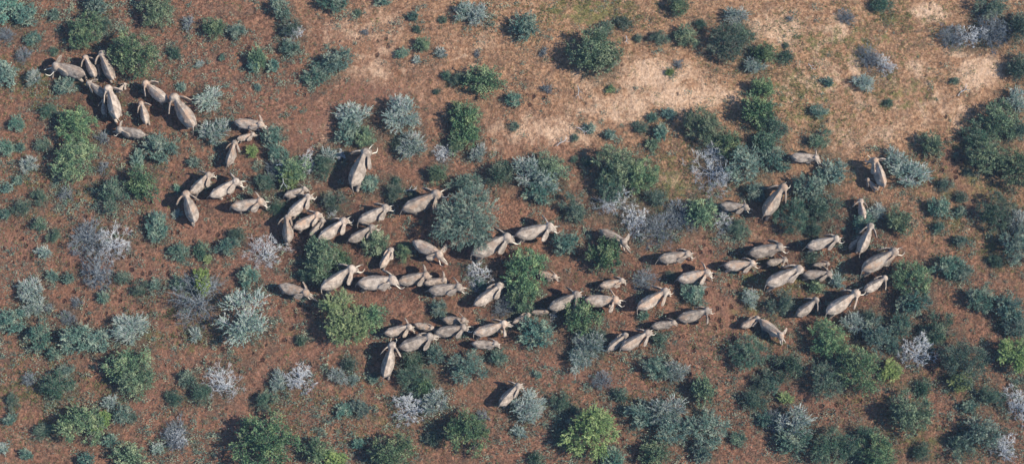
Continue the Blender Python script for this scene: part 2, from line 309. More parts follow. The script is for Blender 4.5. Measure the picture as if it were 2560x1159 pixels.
def mat_ground():
    m, nt, p, out = new_mat("soil"); L = nt.links
    geo = N(nt, "ShaderNodeNewGeometry"); P = geo.outputs["Position"]
    fine = noise(nt, P, 2.2, 8, .68); mid = noise(nt, P, .35, 6, .6, .6); big = noise(nt, P, .07, 4, .55)
    red = mixc(nt, ramp(nt, fine, .34, .66), (.078, .040, .028), (.315, .162, .106))
    red = mixc(nt, ramp(nt, mid, .40, .66, 0, .8), red, (.200, .098, .062))
    red = mixc(nt, ramp(nt, noise(nt, P, 5.5, 4, .7), .56, .72, 0, .6), red, (.42, .255, .17))
    grain0 = ramp(nt, noise(nt, P, 4.5, 5, .8), .36, .64, .66, 1.28)
    gm = N(nt, 'ShaderNodeMix'); L.new(math_(nt, 'MULTIPLY', attr(nt, 'sand'), .9), gm.inputs[0]); L.new(grain0, gm.inputs[2]); gm.inputs[3].default_value = 1.0; grain = gm.outputs[0]
    tanc = mixc(nt, ramp(nt, fine, .34, .66), (.20, .105, .058), (.42, .255, .155))
    sep = math_(nt, 'ADD', attr(nt, "tan"), math_(nt, 'MULTIPLY', math_(nt, 'SUBTRACT', mid, .5), .9))
    cc = mixc(nt, ramp(nt, sep, -.05, 1.0), red, tanc)
    sandf = math_(nt, 'ADD', attr(nt, "sand"), math_(nt, 'MULTIPLY', math_(nt, 'SUBTRACT', noise(nt, P, .4, 9, .68, .8), .5), 2.0))
    sandc = mixc(nt, ramp(nt, fine, .24, .76), (.43, .272, .175), (.66, .475, .34))
    cc = mixc(nt, ramp(nt, sandf, .32, .85, 0, .92), cc, sandc)
    trf = math_(nt, 'ADD', attr(nt, "tramp"), math_(nt, 'MULTIPLY', math_(nt, 'SUBTRACT', mid, .5), 1.1))
    trc = mixc(nt, ramp(nt, fine, .36, .64), (.052, .028, .022), (.165, .082, .057))
    cc = mixc(nt, ramp(nt, trf, .22, .85, 0, .88), cc, trc)
    # short green growth and litter staining the soil
    grf = math_(nt, 'ADD', attr(nt, "grass"), math_(nt, 'MULTIPLY', math_(nt, 'SUBTRACT', noise(nt, P, .8, 8, .75), .5), 3.2))
    cc = mixc(nt, ramp(nt, grf, .35, .85, 0, .85), cc, mixc(nt, fine, (.070, .082, .026), (.20, .20, .075)))
    lit = ramp(nt, noise(nt, P, 2.6, 7, .78), .52, .64, 0, .8)
    cc = mixc(nt, math_(nt, 'MULTIPLY', lit, ramp(nt, big, .40, .58, .45, 1)), cc, (.060, .048, .036))
    shade = ramp(nt, noise(nt, P, .62, 7, .7, .4), .47, .63, 0, .62)  # larger dark litter patches mottling the soil at random
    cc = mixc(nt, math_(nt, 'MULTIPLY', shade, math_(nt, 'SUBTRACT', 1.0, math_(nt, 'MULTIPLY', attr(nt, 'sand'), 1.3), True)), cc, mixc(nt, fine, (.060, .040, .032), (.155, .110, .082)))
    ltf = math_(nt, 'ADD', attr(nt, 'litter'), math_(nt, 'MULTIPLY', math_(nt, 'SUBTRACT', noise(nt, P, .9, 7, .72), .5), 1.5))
    cc = mixc(nt, ramp(nt, ltf, .25, .95, 0, .82), cc, mixc(nt, fine, (.032, .034, .026), (.125, .105, .075)))  # dark grey-brown tint round the shrubs, broken up by noise
    moss = ramp(nt, noise(nt, P, 1.4, 8, .75), .52, .66, 0, .6)
    cc = mixc(nt, math_(nt, 'MULTIPLY', moss, math_(nt, 'SUBTRACT', 1.0, attr(nt, 'sand'), True)), cc, mixc(nt, fine, (.070, .072, .042), (.17, .165, .105)))
    pf = math_(nt, 'MULTIPLY', attr(nt, 'path'), ramp(nt, noise(nt, P, .8, 5, .6), .30, .55, .45, 1))
    cc = mixc(nt, math_(nt, 'MULTIPLY', pf, .85), cc, mixc(nt, fine, (.135, .068, .048), (.275, .145, .100)))
    # hoof-worn pits
    vo = N(nt, "ShaderNodeTexVoronoi"); vo.inputs["Scale"].default_value = .95; vo.inputs["Randomness"].default_value = 1
    wob = N(nt, "ShaderNodeVectorMath", operation='ADD'); L.new(P, wob.inputs[0])
    nz = N(nt, "ShaderNodeTexNoise"); nz.inputs["Scale"].default_value = 1.7; L.new(P, nz.inputs["Vector"])
    s2 = N(nt, "ShaderNodeVectorMath", operation='SCALE'); L.new(nz.outputs["Color"], s2.inputs[0]); s2.inputs[3].default_value = .5
    L.new(s2.outputs[0], wob.inputs[1]); L.new(wob.outputs[0], vo.inputs["Vector"])
    pit = ramp(nt, vo.outputs["Distance"], .19, .33, 1, 0)
    gate = math_(nt, 'ADD', attr(nt, "prints"), math_(nt, 'MULTIPLY', math_(nt, 'SUBTRACT', noise(nt, P, .6, 3), .5), 1.4))
    pit = math_(nt, 'MULTIPLY', pit, ramp(nt, gate, .08, .38))
    cc = mixc(nt, math_(nt, 'MULTIPLY', pit, .85), cc, (.055, .026, .019))
    gv = N(nt, "ShaderNodeVectorMath", operation='SCALE'); L.new(cc, gv.inputs[0]); L.new(grain, gv.inputs[3]); cc = gv.outputs[0]
    L.new(cc, p.inputs["Base Color"]); p.inputs["Roughness"].default_value = .95; p.inputs["Specular IOR Level"].default_value = .05
    h = math_(nt, 'ADD', math_(nt, 'MULTIPLY', fine, .6), math_(nt, 'MULTIPLY', noise(nt, P, .9, 8, .7), 1.0))
    h = math_(nt, 'SUBTRACT', h, math_(nt, 'MULTIPLY', pit, .5))
    b = N(nt, "ShaderNodeBump"); b.inputs["Strength"].default_value = 1.0; b.inputs["Distance"].default_value = .42
    L.new(h, b.inputs["Height"]); L.new(b.outputs[0], p.inputs["Normal"])
    return m
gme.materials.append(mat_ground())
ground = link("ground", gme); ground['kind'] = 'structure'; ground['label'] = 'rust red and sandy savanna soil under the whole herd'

# ---------------------------------------------------------------- the air between the aircraft and the ground
hx = 3600.0; z0, z1 = -3.0, CAM.z + 6.0
hv = np.array([(x, y, z) for z in (z0, z1) for y in (-hx, hx) for x in (-hx, hx)])
hme = mesh_np("haze", hv, np.array([(0, 2, 3, 1), (4, 5, 7, 6), (0, 1, 5, 4), (2, 6, 7, 3), (0, 4, 6, 2), (1, 3, 7, 5)]))
hm = bpy.data.materials.new("haze_air"); hm.use_nodes = True
hnt = hm.node_tree; hnt.nodes.remove(hnt.nodes["Principled BSDF"])
pv = hnt.nodes.new("ShaderNodeVolumePrincipled"); pv.inputs["Color"].default_value = (.42, .66, 1.0, 1); pv.inputs["Density"].default_value = .00015
hnt.links.new(pv.outputs[0], hnt.nodes["Material Output"].inputs["Volume"])
hme.materials.append(hm); hz = link("haze", hme); hz['kind'] = 'stuff'; hz['label'] = 'thin blue morning haze in the air'

# ---------------------------------------------------------------- elephants
def build_body(earL, earR, yaw, pose, rng, hs=1.0):
    g = Geo()
    ang = np.linspace(0, 2*np.pi, 22, endpoint=False)
    # trunk of the body: pear shaped from above, ridge along the spine
    sec = [(-2.02, 1.92, .09, .18), (-1.93, 1.86, .24, .40), (-1.72, 1.76, .43, .65), (-1.38, 1.66, .63, .84), (-.95, 1.58, .78, .93), (-.42, 1.54, .83, .96),
           (.08, 1.57, .79, .93), (.52, 1.65, .67, .88), (.92, 1.75, .53, .80), (1.22, 1.84, .43, .68), (1.50, 1.93, .36, .54), (1.75, 1.98, .22, .34)]
    rings = []
    for x, z, hw, hh in sec:
        c, s = np.cos(ang), np.sin(ang)
        top = np.clip(c, 0, 1)
        y = hw * np.sign(s) * np.abs(s) ** .92 * (1 - .36 * top ** .9)
        zz = z + hh * c + .05 * np.exp(-(s / .16) ** 2) * (c > 0)
        rings.append(np.stack([np.full_like(y, x), y, zz], 1))
    add_loft(g, rings)
    add_tube(g, [(-1.75, 0, 2.37), (-1.2, 0, 2.50), (-.5, 0, 2.53), (.1, 0, 2.53), (.7, 0, 2.54), (1.2, 0, 2.50)], [.07, .085, .08, .08, .085, .08], 8)
    # pelvis and shoulder blades showing under the skin
    for sy in (-1, 1):
        add_tube(g, [(-1.62, sy*.16, 2.16), (-1.15, sy*.42, 2.08), (-.88, sy*.50, 1.86)], [.14, .19, .14], 8)
        add_tube(g, [(.8, sy*.30, 2.26), (.75, sy*.45, 1.8), (.8, sy*.42, 1.4)], [.10, .17, .2], 8)
    # legs
    st = pose['stride']
    for i, (x, y) in enumerate(((.80, .36), (.80, -.36), (-1.22, .38), (-1.22, -.38))):
        f = st * (1 if i in (0, 3) else -1) * (1.0 if i < 2 else .85); lift = .0
        if i < 2:
            P, rr = smooth_path([(x, y*.95, 1.62, .30), (x + f*.30, y*1.02, 1.05, .25), (x + f*.62, y*1.02, .62, .215), (x + f*.95, y, .22, .20), (x + f, y, .12, .235), (x + f, y, 0, .24)], 3)
        else:
            P, rr = smooth_path([(x, y*.9, 1.62, .36), (x + .12 + f*.30, y, 1.02, .29), (x + .10 + f*.55, y, .68, .235), (x - .04 + f*.95, y, .28, .195), (x + f, y, .12, .22), (x + f, y, 0, .225)], 3)
        add_tube(g, P, rr, 12)
    # tail
    sw, up = pose['tail'], pose['tail_up']
    P, rr = smooth_path([(-1.85, 0, 2.1, .10), (-2.03, sw*.1, 1.9, .085), (-2.12 - up*.2, sw*.35, 1.55, .072), (-2.14 - up*.45, sw*.6, 1.15, .064), (-2.12 - up*.6, sw*.75, .85, .058)], 3)
    add_tube(g, P, rr, 8); tail_end = P[-1]
    # head, turned on the neck
    Y = Matrix.Rotation(yaw, 3, 'Z'); piv = np.array((1.36, 0, 0)); Ym = np.array(Y)
    hd = lambda p: ((np.asarray(p, float) - piv) * (hs, hs, 1.0)) @ Ym.T + piv       # a calf has the larger head
    def htube(pts, m=12):
        P, rr = smooth_path(pts, 3); add_tube(g, hd(P), rr, m)
    hr = []
    for x, z, hw, hh in ((1.30, 1.98, .22, .34), (1.42, 2.02, .40, .50), (1.62, 2.06, .52, .62), (1.84, 2.04, .54, .65), (2.02, 1.98, .50, .62), (2.16, 1.90, .41, .54), (2.26, 1.82, .25, .38)):
        c, s = np.cos(ang), np.sin(ang)
        hr.append(hd(np.stack([np.full_like(c, x), hw * s, z + hh * c], 1)))
    add_loft(g, hr)
    htube([(1.62, .17, 2.42, .20), (1.80, .17, 2.48, .20), (1.95, .13, 2.38, .19)]); htube([(1.62, -.17, 2.42, .20), (1.80, -.17, 2.48, .20), (1.95, -.13, 2.38, .19)])
    r, sd = pose['reach'], pose['side']
    trunk = [(2.02, 0, 1.95, .34), (2.20, 0, 1.62, .28), (2.32 + r*.25, sd*.1, 1.25 + r*.18, .225), (2.36 + r*.6, sd*.3, .85 + r*.4, .175), (2.38 + r*1.0, sd*.55, .48 + r*.6, .14), (2.46 + r*1.25, sd*.8, .22 + r*.75, .115), (2.58 + r*1.4, sd*.9, .14 + r*.8, .10)]
    htube(trunk)
    for sy in (-1, 1):
        htube([(2.0, sy*.22, 1.72, .19), (2.16, sy*.26, 1.52, .16), (2.27, sy*.28, 1.42, .125)], 10)
        htube([(1.55, sy*.28, 1.60, .20), (1.85, sy*.22, 1.48, .19), (2.02, sy*.14, 1.40, .15)], 10)    # cheek and jaw
    # ears: thin fans hinged on the side of the head, lower edge flared out
    out_u = np.array([0, .12, .35, .65, .95, 1.18, 1.32]); top_v = np.array([.30, .42, .55, .60, .52, .34, .02]); bot_v = np.array([-.25, -.42, -.78, -.98, -.86, -.52, -.12])
    for sy, ea in ((1, earL), (-1, earR)):
        a = ea; nu, nv = 13, 9
        U = np.linspace(0, 1.32, nu); T = np.interp(U, out_u, top_v); B = np.interp(U, out_u, bot_v)
        rr_ = []
        for k, u in enumerate(U):
            v = np.linspace(B[k], T[k], nv); th = np.interp(u, [0, .3, 1.32], [.10, .072, .060])
            curl = .045 * math.sin(u * 2.6 + rng.uniform(-.2, .2)) + .05 * np.sin(v * 4 + ea * 3)
            flare = .34 * np.clip(-(v - .15), 0, 1.2) ** 1.1
            bx = -u * math.cos(a); by = u * math.sin(a)
            o = curl + flare * (1 - .5 * math.sin(a)) + .04
            nxv, nyv = math.sin(a), math.cos(a)           # outward normal of the fan
            def pt(off): return np.stack([1.58 + bx + nxv*(o + off), sy*(.40 + by + nyv*(o + off)), 1.97 + v - .16 * u], 1)
            rr_.append(hd(np.concatenate([pt(th), pt(-th)[::-1]])))
        add_loft(g, rr_)
    return g, hd, tail_end
def build_tusk(hd, sy, ln):
    g = Geo(); d = .24 + .52 * ln; w = .032 + .017 * min(ln, 1.2)
    P, rr = smooth_path([(2.17, sy*.27, 1.52, w), (2.32 + d*.18, sy*(.29 + .05*ln), 1.30, w), (2.32 + d*.52, sy*(.31 + .10*ln), 1.16 - .03*ln, w*.92), (2.30 + d*.82, sy*(.30 + .07*ln), 1.22 + .05*ln, w*.72), (2.30 + d, sy*(.27 + .0*ln), 1.32 + .12*ln, .014)], 4)
    add_tube(g, hd(P), rr, 8); return g
ug = Geo(); a8 = np.linspace(0, 2*np.pi, 8, endpoint=False)
add_loft(ug, [np.stack([np.full(8, x), r*np.cos(a8), r*np.sin(a8)], 1) for x, r in ((-.05, .012), (-.03, .04), (0, .05), (.03, .04), (.05, .012))])
eye_me = ug.mesh("eye", M['eye'], True)

HERD = 'elephants of the herd crossing the scrub'
# rump x,y, forehead x,y (photo pixels), left ear, right ear, head turn (deg, + = its left), tusk, trunk reach, label
E = [
 (210,184,132,158,40,35,40,1.6,.2,'large leftmost elephant facing left with very long converging white tusks'),
 (237,192,212,140,40,40,0,0,0,'slim tuskless elephant facing up directly behind the leftmost long-tusked one'),
 (281,197,250,130,30,30,-15,.3,0,'brown elephant facing up against the left side of a round leafy bush, top left'),
 (251,191,246,164,20,20,0,0,0,'shaded calf squeezed between two elephants facing up in the top left cluster'),
 (217,202,211,180,15,15,0,0,0,'small reddish calf half hidden behind the rump of the leftmost elephant'),
 (264,238,219,203,32,32,20,.25,0,'elephant facing up-left with its head below the slim tuskless elephant, top left cluster'),
 (290,231,315,210,30,30,0,0,0,'dark young elephant pushing its head under the leafy bush, top left cluster'),
 (291,294,271,213,36,36,20,0,0,'big tan elephant facing straight up in the middle of the top left cluster'),
 (259,286,259,249,30,30,0,0,0,'grey calf walking in shade along the left flank of a big tan elephant'),
 (364,307,353,252,38,38,20,0,0,'small tuskless elephant facing up alone on dark ground inside the top left group'),
 (360,334,290,317,38,43,37,.7,0,'elephant facing left at the bottom of the top left group, one ear raised'),
 (416,250,358,204,35,35,0,0,0,'elephant facing left with its face in a bush, rump touching a pale elephant'),
 (482,312,429,235,35,35,0,.2,0,'palest large elephant facing up-left at the right edge of the top left group'),
 (586,304,661,308,30,30,-30,1.0,.7,'elephant facing right with trunk and tusks stretched toward a shrub, a calf below it'),
 (592,347,636,333,30,30,-20,0,.3,'small calf just below a right-facing elephant with stretched trunk'),
 (568,411,589,351,25,25,0,.3,0,'elephant facing up just behind the small calf, tail hanging at the bottom'),
 (475,481,526,430,38,38,-22,.6,0,'brown elephant left of a big tusker, its left ear held out, left of centre'),
 (525,488,597,445,40,40,-35,1.35,0,'big elephant with long curved tusks and tail swung out behind, left of centre'),
 (577,515,660,499,40,40,-20,1.0,0,'elephant facing right with raised ear and white tusks below the big curved-tusk elephant'),
 (486,551,460,476,38,38,-10,0,0,'pale elephant facing up beside a small bluish shrub, its tail flicked right'),
 (879,462,917,371,32,32,-22,1.1,0,'large elephant facing up alone below leafy bushes, white tusks spread, upper middle'),
 (711,488,767,470,32,32,-15,0,0,'elephant covered by sticks and brush with only head and back showing'),
 (720,537,775,486,32,32,-15,.85,0,'elephant with short upturned tusks just in front of the brush-covered elephant'),
 (734,568,800,532,25,25,-12,.3,0,'elephant in the dense middle cluster with its right ear pressed to its shoulder, calf alongside'),
 (774,588,809,548,18,18,-10,0,0,'grey calf between two adults in the dense cluster left of centre'),
 (796,596,867,547,28,28,-5,.85,0,'elephant in the dense cluster with its hindquarters behind a green bush'),
 (896,552,972,515,22,22,-10,.7,0,'right-facing elephant with a front foot stepping out, left of the isolated big tusker'),
 (871,601,937,564,25,25,-12,.9,0,'elephant with tusks over a dark green bush and one hind leg trailing'),
 (720,604,716,536,22,22,-20,0,0,'tuskless elephant facing straight up at the left end of the dense cluster'),
 (1007,521,1101,481,38,38,0,1.15,0,'large grey elephant facing right with both ears out, just left of the teal acacia tree'),
 (1033,603,1110,636,50,62,-35,1.25,.35,'elephant heading down-right with wide open ears and two straight tusks, left of the acacia'),
 (1180,632,1277,586,30,35,-20,1.2,0,'rust-backed elephant coming out from under the teal acacia tree'),
 (1290,585,1384,562,48,48,-15,.85,0,'elephant right of the acacia tree, nose toward open soil, left ear raised high'),
 (697,712,773,730,25,25,-15,.45,.6,'smaller elephant facing right alone above a round yellow-green bush'),
 (803,719,887,665,25,45,-15,1.2,0,'tan elephant with large spread tusks walking past a bright leafy bush'),
 (894,707,992,695,15,22,-22,1.3,0,'wrinkled brown big elephant with folded ears, one long tusk and curled tail'),
 (995,703,1073,682,55,52,-28,.25,0,'elephant with left ear standing straight up, in front of the wrinkled brown big one'),
 (1060,707,1116,697,58,20,-25,0,0,'young elephant half hidden behind a larger one with folded right ear'),
 (1072,725,1156,713,30,28,-25,.85,0,'elephant with thin curved tusks standing just above a teal shrub, a young one behind'),
 (951,668,980,621,5,5,0,0,0,'lone slim calf facing up with ears flat, below a dark green bush'),
 (961,832,1030,813,50,48,-20,.45,0,'elephant at the rear left of the lower row with left ear upright'),
 (1036,809,1084,821,8,8,0,0,0,'shaded calf with flat ears in the lower row, between two adults'),
 (999,866,1083,838,10,26,0,.55,1.0,'elephant stretching its raised trunk to the elephant ahead, lower row'),
 (1088,830,1167,815,38,38,-12,1.05,0,'elephant with long grey tusks in the lower row overlapping another behind it'),
 (1106,798,1165,800,28,20,-10,.2,0,'reddish elephant mostly hidden behind the long grey-tusked one, lower row'),
 (1185,830,1269,806,25,72,0,.65,.3,'elephant with one ear hanging straight down, front of the lower row'),
 (1180,857,1246,857,12,10,-10,.4,0,'small elephant with folded ears walking directly beneath the front elephant of the lower row'),
 (960,940,983,854,33,33,5,.75,0,'elephant facing up at the lower left end of the lower row, tail hanging'),
 (1186,759,1256,708,14,15,0,.8,0,'pale elephant climbing up-right beside grey dead twigs, ears folded'),
 (1282,805,1324,784,8,8,0,0,0,'calf following another calf between bushes, the one behind'),
 (1328,779,1369,776,10,10,-10,0,0,'calf right behind an adult rump, the front one of two calves in line'),
 (1373,768,1449,731,50,50,-5,.85,0,'elephant with both ears spread wide and short tusks, followed by two calves'),
 (1343,680,1392,690,16,16,-10,.85,0,'elephant with only its pale head and tusks poking out of a tall leafy bush'),
 (1428,770,1462,766,15,15,0,0,0,'calf buried under the top of a pale leafy bush, only its back showing'),
 (1501,573,1570,604,50,30,-35,1.0,.5,'elephant walking down-right away from grey dead branches, one ear upright'),
 (1647,646,1727,632,10,15,-10,.75,0,'pale elephant with shaded rump alone below the dead thicket, front foot forward'),
 (1695,697,1776,677,52,52,-20,.65,0,'elephant with thin left ear raised far out, standing just above a pale teal shrub'),
 (1499,712,1561,698,20,15,-10,.4,0,'younger pale elephant with small tusks and folded ears above a larger one'),
 (1462,748,1548,746,36,70,-15,1.05,0,'elephant with open ears and one white tusk, just below the younger pale elephant'),
 (1594,768,1671,723,35,35,-8,.45,0,'pale elephant striding up-right with a hind leg stretched out, open soil around it'),
 (1695,795,1776,775,18,70,0,.45,0,'elephant below the pale teal shrub with right ear dropped straight down'),
 (1629,815,1690,804,12,12,-15,.15,0,'young pale elephant walking between a pair behind and an adult ahead'),
 (1552,869,1627,827,33,33,-5,.65,0,'larger elephant of the side by side pair at the tail of the lower right line'),
 (1520,871,1569,833,8,8,0,0,0,'smaller grey elephant of the side by side pair, pressed to its neighbour'),
 (1873,631,1958,611,12,14,-20,.95,0,'elephant with folded ears and a curled white tusk, calf beneath its head'),
 (1811,661,1889,656,14,25,-5,.85,0,'pale elephant at the left of the right hand group with both tusks forward'),
 (1917,655,1967,647,35,40,0,0,0,'small calf trotting below the elephant with the curled white tusk'),
 (2018,614,2098,594,12,30,-10,.85,0,'elephant with hooked tusk next to a dark thicket, right hand group'),
 (1917,707,2006,667,12,15,-10,.2,0,'very broad elephant with a wide reddish back and no visible tusks, right hand group'),
 (2008,684,2079,681,22,36,-18,.45,0,'elephant in front of the very broad one, a tiny calf along its left side'),
 (2033,662,2073,658,15,70,0,0,0,'tiny calf pressed to the upper side of an adult in the right hand group'),
 (1992,787,2046,745,40,40,5,0,0,'small tuskless elephant with thin open ears, alone above a teal thicket at right'),
 (2068,778,2149,727,33,33,0,1.05,0,'elephant with a long white tusk touching the tail of the one ahead'),
 (2161,725,2218,692,15,48,0,.1,0,'tuskless elephant leading at lower right, head against a dark leafy bush'),
 (1853,815,1898,792,10,10,0,0,0,'calf facing a larger elephant rump, alone at the lower right edge of the herd'),
 (1900,797,1961,840,55,28,-28,.95,.2,'elephant walking down-right with thin upright ear, calf at its rump'),
 (2162,546,2149,497,33,33,-15,0,0,'elephant facing up whose rear is buried in a teal shrub, far right'),
 (2150,629,2180,559,28,28,10,0,0,'elephant facing up with ears hanging back and a shaded calf on its left'),
 (2123,621,2152,592,15,15,0,0,0,'shaded grey calf on the left side of an elephant facing up, far right'),
 (2157,672,2243,623,15,12,-10,1.0,.0,'big rightmost elephant with one thick upcurved tusk'),
 (1978,389,2049,391,45,20,-30,.5,.3,'topmost elephant of the right hand group, walking right between dark bushes'),
 (1911,534,1963,460,33,33,-8,.55,0,'brown elephant facing up-right in the shade between teal bushes, right hand group'),
 (1801,511,1872,516,40,40,-20,.75,0,'pale elephant stepping out of a bush beside a white dead shrub'),
 (2211,464,2187,392,38,38,35,1.0,0,'mother elephant facing up with head turned left, next to a silver bush'),
 (2195,474,2167,446,30,30,10,0,0,'bluish shaded tiny calf under the flank of the mother at far right'),
 (1249,1010,1299,955,33,33,-28,.65,0,'lone elephant at the bottom of the herd, just above a round silver bush'),
]
rng = np.random.default_rng(11)
jobs = []
for i, (rx, ry, hx, hy, eL, eR, yaw, tk, reach, label) in enumerate(E):
    s = 1.0
    for _ in range(4):
        a, b = at(rx, ry, 2.05*s), at(hx, hy, 2.0*s)
        s = (b - a).length / 4.25
    mid = a + (b - a) * (1.98 / 4.25); th = math.atan2(b.y - a.y, b.x - a.x)
    big = s > .66
    pose = dict(stride=rng.uniform(.2, .62) * rng.choice((-1, 1)), tail=rng.uniform(-.7, .7), tail_up=rng.uniform(0, .8), reach=reach + rng.uniform(0, .15), side=rng.uniform(-.6, .6))
    g, hd, te = build_body(R_(eL + (9 if eL > 20 else 2)), R_(eR + (9 if eR > 20 else 2)), R_(yaw), pose, rng, 1.0 if s > .62 else 1.14)
    me = g.mesh("body", M['skin'], True)
    o = link("body", me)
    m1 = o.modifiers.new("remesh", 'REMESH'); m1.mode = 'VOXEL'; m1.voxel_size = .084 if big else .105; m1.use_smooth_shade = True
    m2 = o.modifiers.new("smooth", 'SMOOTH'); m2.factor = .45; m2.iterations = 1
    gz0 = relief(np.array([mid.x]), np.array([mid.y]))[0]
    jobs.append((o, s, mid, th, gz0, hd, te, tk, label))
dg = bpy.context.evaluated_depsgraph_get(); dg.update()
for o, s, mid, th, gz0, hd, te, tk, label in jobs:
    new = bpy.data.meshes.new_from_object(o.evaluated_get(dg)); new.name = "body"
    old = o.data; o.modifiers.clear(); o.data = new; bpy.data.meshes.remove(old)
    if not new.materials: new.materials.append(M['skin'])
    calf = s < .62
    root = bpy.data.objects.new("elephant_calf" if calf else "elephant", None); col.objects.link(root)
    root.empty_display_size = .5
    root.location = (mid.x, mid.y, gz0 - .04); root.rotation_euler = (0, 0, th); root.scale = (s, s * rng.uniform(.87, 1.02), s)
    root['label'] = label; root['category'] = 'elephant calf' if calf else 'elephant'; root['group'] = HERD
    o.parent = root
    if tk > 0:
        for sy in (1, -1): link("tusk", build_tusk(hd, sy, tk).mesh("tusk", M['ivory'], True), root)
    for sy in (1, -1):
        e = link("eye", eye_me, root); e.location = hd(np.array([2.0, sy*.485, 2.0])); e.rotation_euler = (0, 0, 0)
    tg = Geo(); add_tube(tg, [te + np.array((0, 0, .06)), te + np.array((-.02, 0, -.15)), te + np.array((-.02, .01, -.38))], [.05, .075, .02], 6)
    link("tail_tuft", tg.mesh("tail_tuft", M['hair'], True), root)

# ---------------------------------------------------------------- plants
def kites(g, P, D, ln, wd, rng):
    """one four-cornered leaf at each point P along direction D"""
    n = len(P); D = norm(D); r = norm(rng.normal(size=(n, 3)) + np.array((0, 0, 1.3))); S = norm(np.cross(D, r))
    ln = np.asarray(ln).reshape(-1, 1) * np.ones((n, 1)); wd = np.asarray(wd).reshape(-1, 1) * np.ones((n, 1))
    mid = P + D * ln * .5; up = np.cross(S, D) * ln * .12
    V = np.stack([P, mid + S*wd*.5 + up, P + D*ln, mid - S*wd*.5 + up], 1).reshape(-1, 3)
    g.add(V, np.arange(n*4).reshape(-1, 4))
def sticks(g, A, B, ra, rb):
    """three-sided tapering sticks from A to B"""
    n = len(A); 
    if n == 0: return
    T = norm(B - A); ref = np.where(np.abs(T[:, 2:3]) < .9, np.array([[0, 0, 1.0]]), np.array([[1.0, 0, 0]]))
    X = norm(np.cross(T, ref)); Y = np.cross(T, X); V = []
    ra = np.asarray(ra).reshape(-1, 1) * np.ones((n, 1)); rb = np.asarray(rb).reshape(-1, 1) * np.ones((n, 1))
    for P, r in ((A, ra), (B, rb)):
        for k in range(3):
            a = 2*math.pi*k/3; V.append(P + r*(math.cos(a)*X + math.sin(a)*Y))
    V = np.stack(V, 1).reshape(-1, 3); b = np.arange(n)[:, None]*6
    q = np.concatenate([b + np.array([[k, (k+1) % 3, 3+(k+1) % 3, 3+k]]) for k in range(3)])
    g.add(V, q)
def sph(rng, n, zmin=-.2):
    z = rng.uniform(zmin, 1, n); a = rng.uniform(0, 2*np.pi, n); r = np.sqrt(1 - z*z)
    return np.stack([r*np.cos(a), r*np.sin(a), z], 1)
HR = dict(L=1.15, D=.95, T=.95, S=.9, Y=1.05, G=.62, W=.85)      # height of the crown over its radius
def lobes_for(rng, Rr, h, k):
    a0 = rng.uniform(0, 6.28); c = []; r = []
    for j in range(k):
        a = a0 + 2*np.pi*j/k + rng.uniform(-.35, .35); q = Rr*rng.uniform(.40, .74)
        c.append((q*math.cos(a), q*math.sin(a), h*rng.uniform(.36, .58))); r.append(Rr*rng.uniform(.22, .42))
    for j in range(max(1, k // 3)):
        c.append((rng.uniform(-.25, .25)*Rr, rng.uniform(-.25, .25)*Rr, h*rng.uniform(.55, .72))); r.append(Rr*rng.uniform(.32, .44))
    return np.array(c), np.array(r)
def stems(g, rng, c, Rr, r0):
    """stems that fork from the root out to every lobe"""
    for p in c:
        b = rng.normal(size=3)*np.array((.06, .06, 0))*Rr
        m = p*np.array((.42, .42, .5)) + rng.normal(size=3)*.06*Rr
        pts = np.array([b - (0, 0, .12), m, p]); 
        sticks(g, pts[:-1], pts[1:], np.array([r0, r0*.7]), np.array([r0*.7, r0*.35]))
        n = 7; d = sph(rng, n, -.1); q = p + d*Rr*rng.uniform(.25, .45, (n, 1))
        s0 = m + (p - m)*rng.uniform(.3, 1, (n, 1)); sticks(g, s0, q, r0*.32, r0*.12)
def make_leafy(kind, Rr, rng):
    h = Rr*HR[kind]; crown, stem = Geo(), Geo()
    k = int(rng.integers(6, 10)); c, r = lobes_for(rng, Rr, h, k); stems(stem, rng, c, Rr, .035 + .018*Rr)
    ncl = int((50 if kind == 'L' else 52) * max(.55, Rr)**1.25); per = 30 if kind == 'L' else 34
    ls = (.19 if kind == 'L' else .15) * (.75 + .12*Rr)
    li = rng.choice(len(c), ncl, p=r**2/np.sum(r**2)); d = sph(rng, ncl, -.35)
    cc = c[li] + d*(r[li]*rng.uniform(.62, 1.08, ncl))[:, None]
    cc[:, 2] = np.maximum(cc[:, 2], .08)
    dcl = d; P = np.repeat(cc, per, 0); D = np.repeat(d, per, 0)
    P = P + rng.normal(size=P.shape)*(.10 + .022*Rr)
    kites(crown, P, D*.7 + rng.normal(size=P.shape)*.65 + (0, 0, .25), ls*rng.uniform(.6, 1.25, len(P)), ls*.55*rng.uniform(.7, 1.2, len(P)), rng)
    n = int(46*Rr); li = rng.choice(len(c), n); d = norm(norm(c[li])*(1, 1, .5) + rng.normal(size=(n, 3))*.6 + (0, 0, .2)); A = c[li] + d*(r[li]*.8)[:, None]
    A[:, 2] = np.maximum(A[:, 2], .1); ln = (.22 + .12*Rr)*rng.uniform(.5, 1.6, n); sticks(stem, A, A + d*ln[:, None], .014, .007)
    j = np.repeat(np.arange(n), 11); P = A[j] + d[j]*(ln[j]*rng.uniform(.2, 1, len(j)))[:, None] + rng.normal(size=(len(j), 3))*.05
    kites(crown, P, d[j] + rng.normal(size=P.shape)*.8, ls*rng.uniform(.5, 1.1, len(P)), ls*.5, rng)
    # some thin ends that stick out
    n = int(22*Rr); j = rng.choice(ncl, n); sticks(stem, cc[j] - dcl[j]*.15*Rr, cc[j] + dcl[j]*.28 + (0, 0, .08), .022, .010)
    return crown, stem
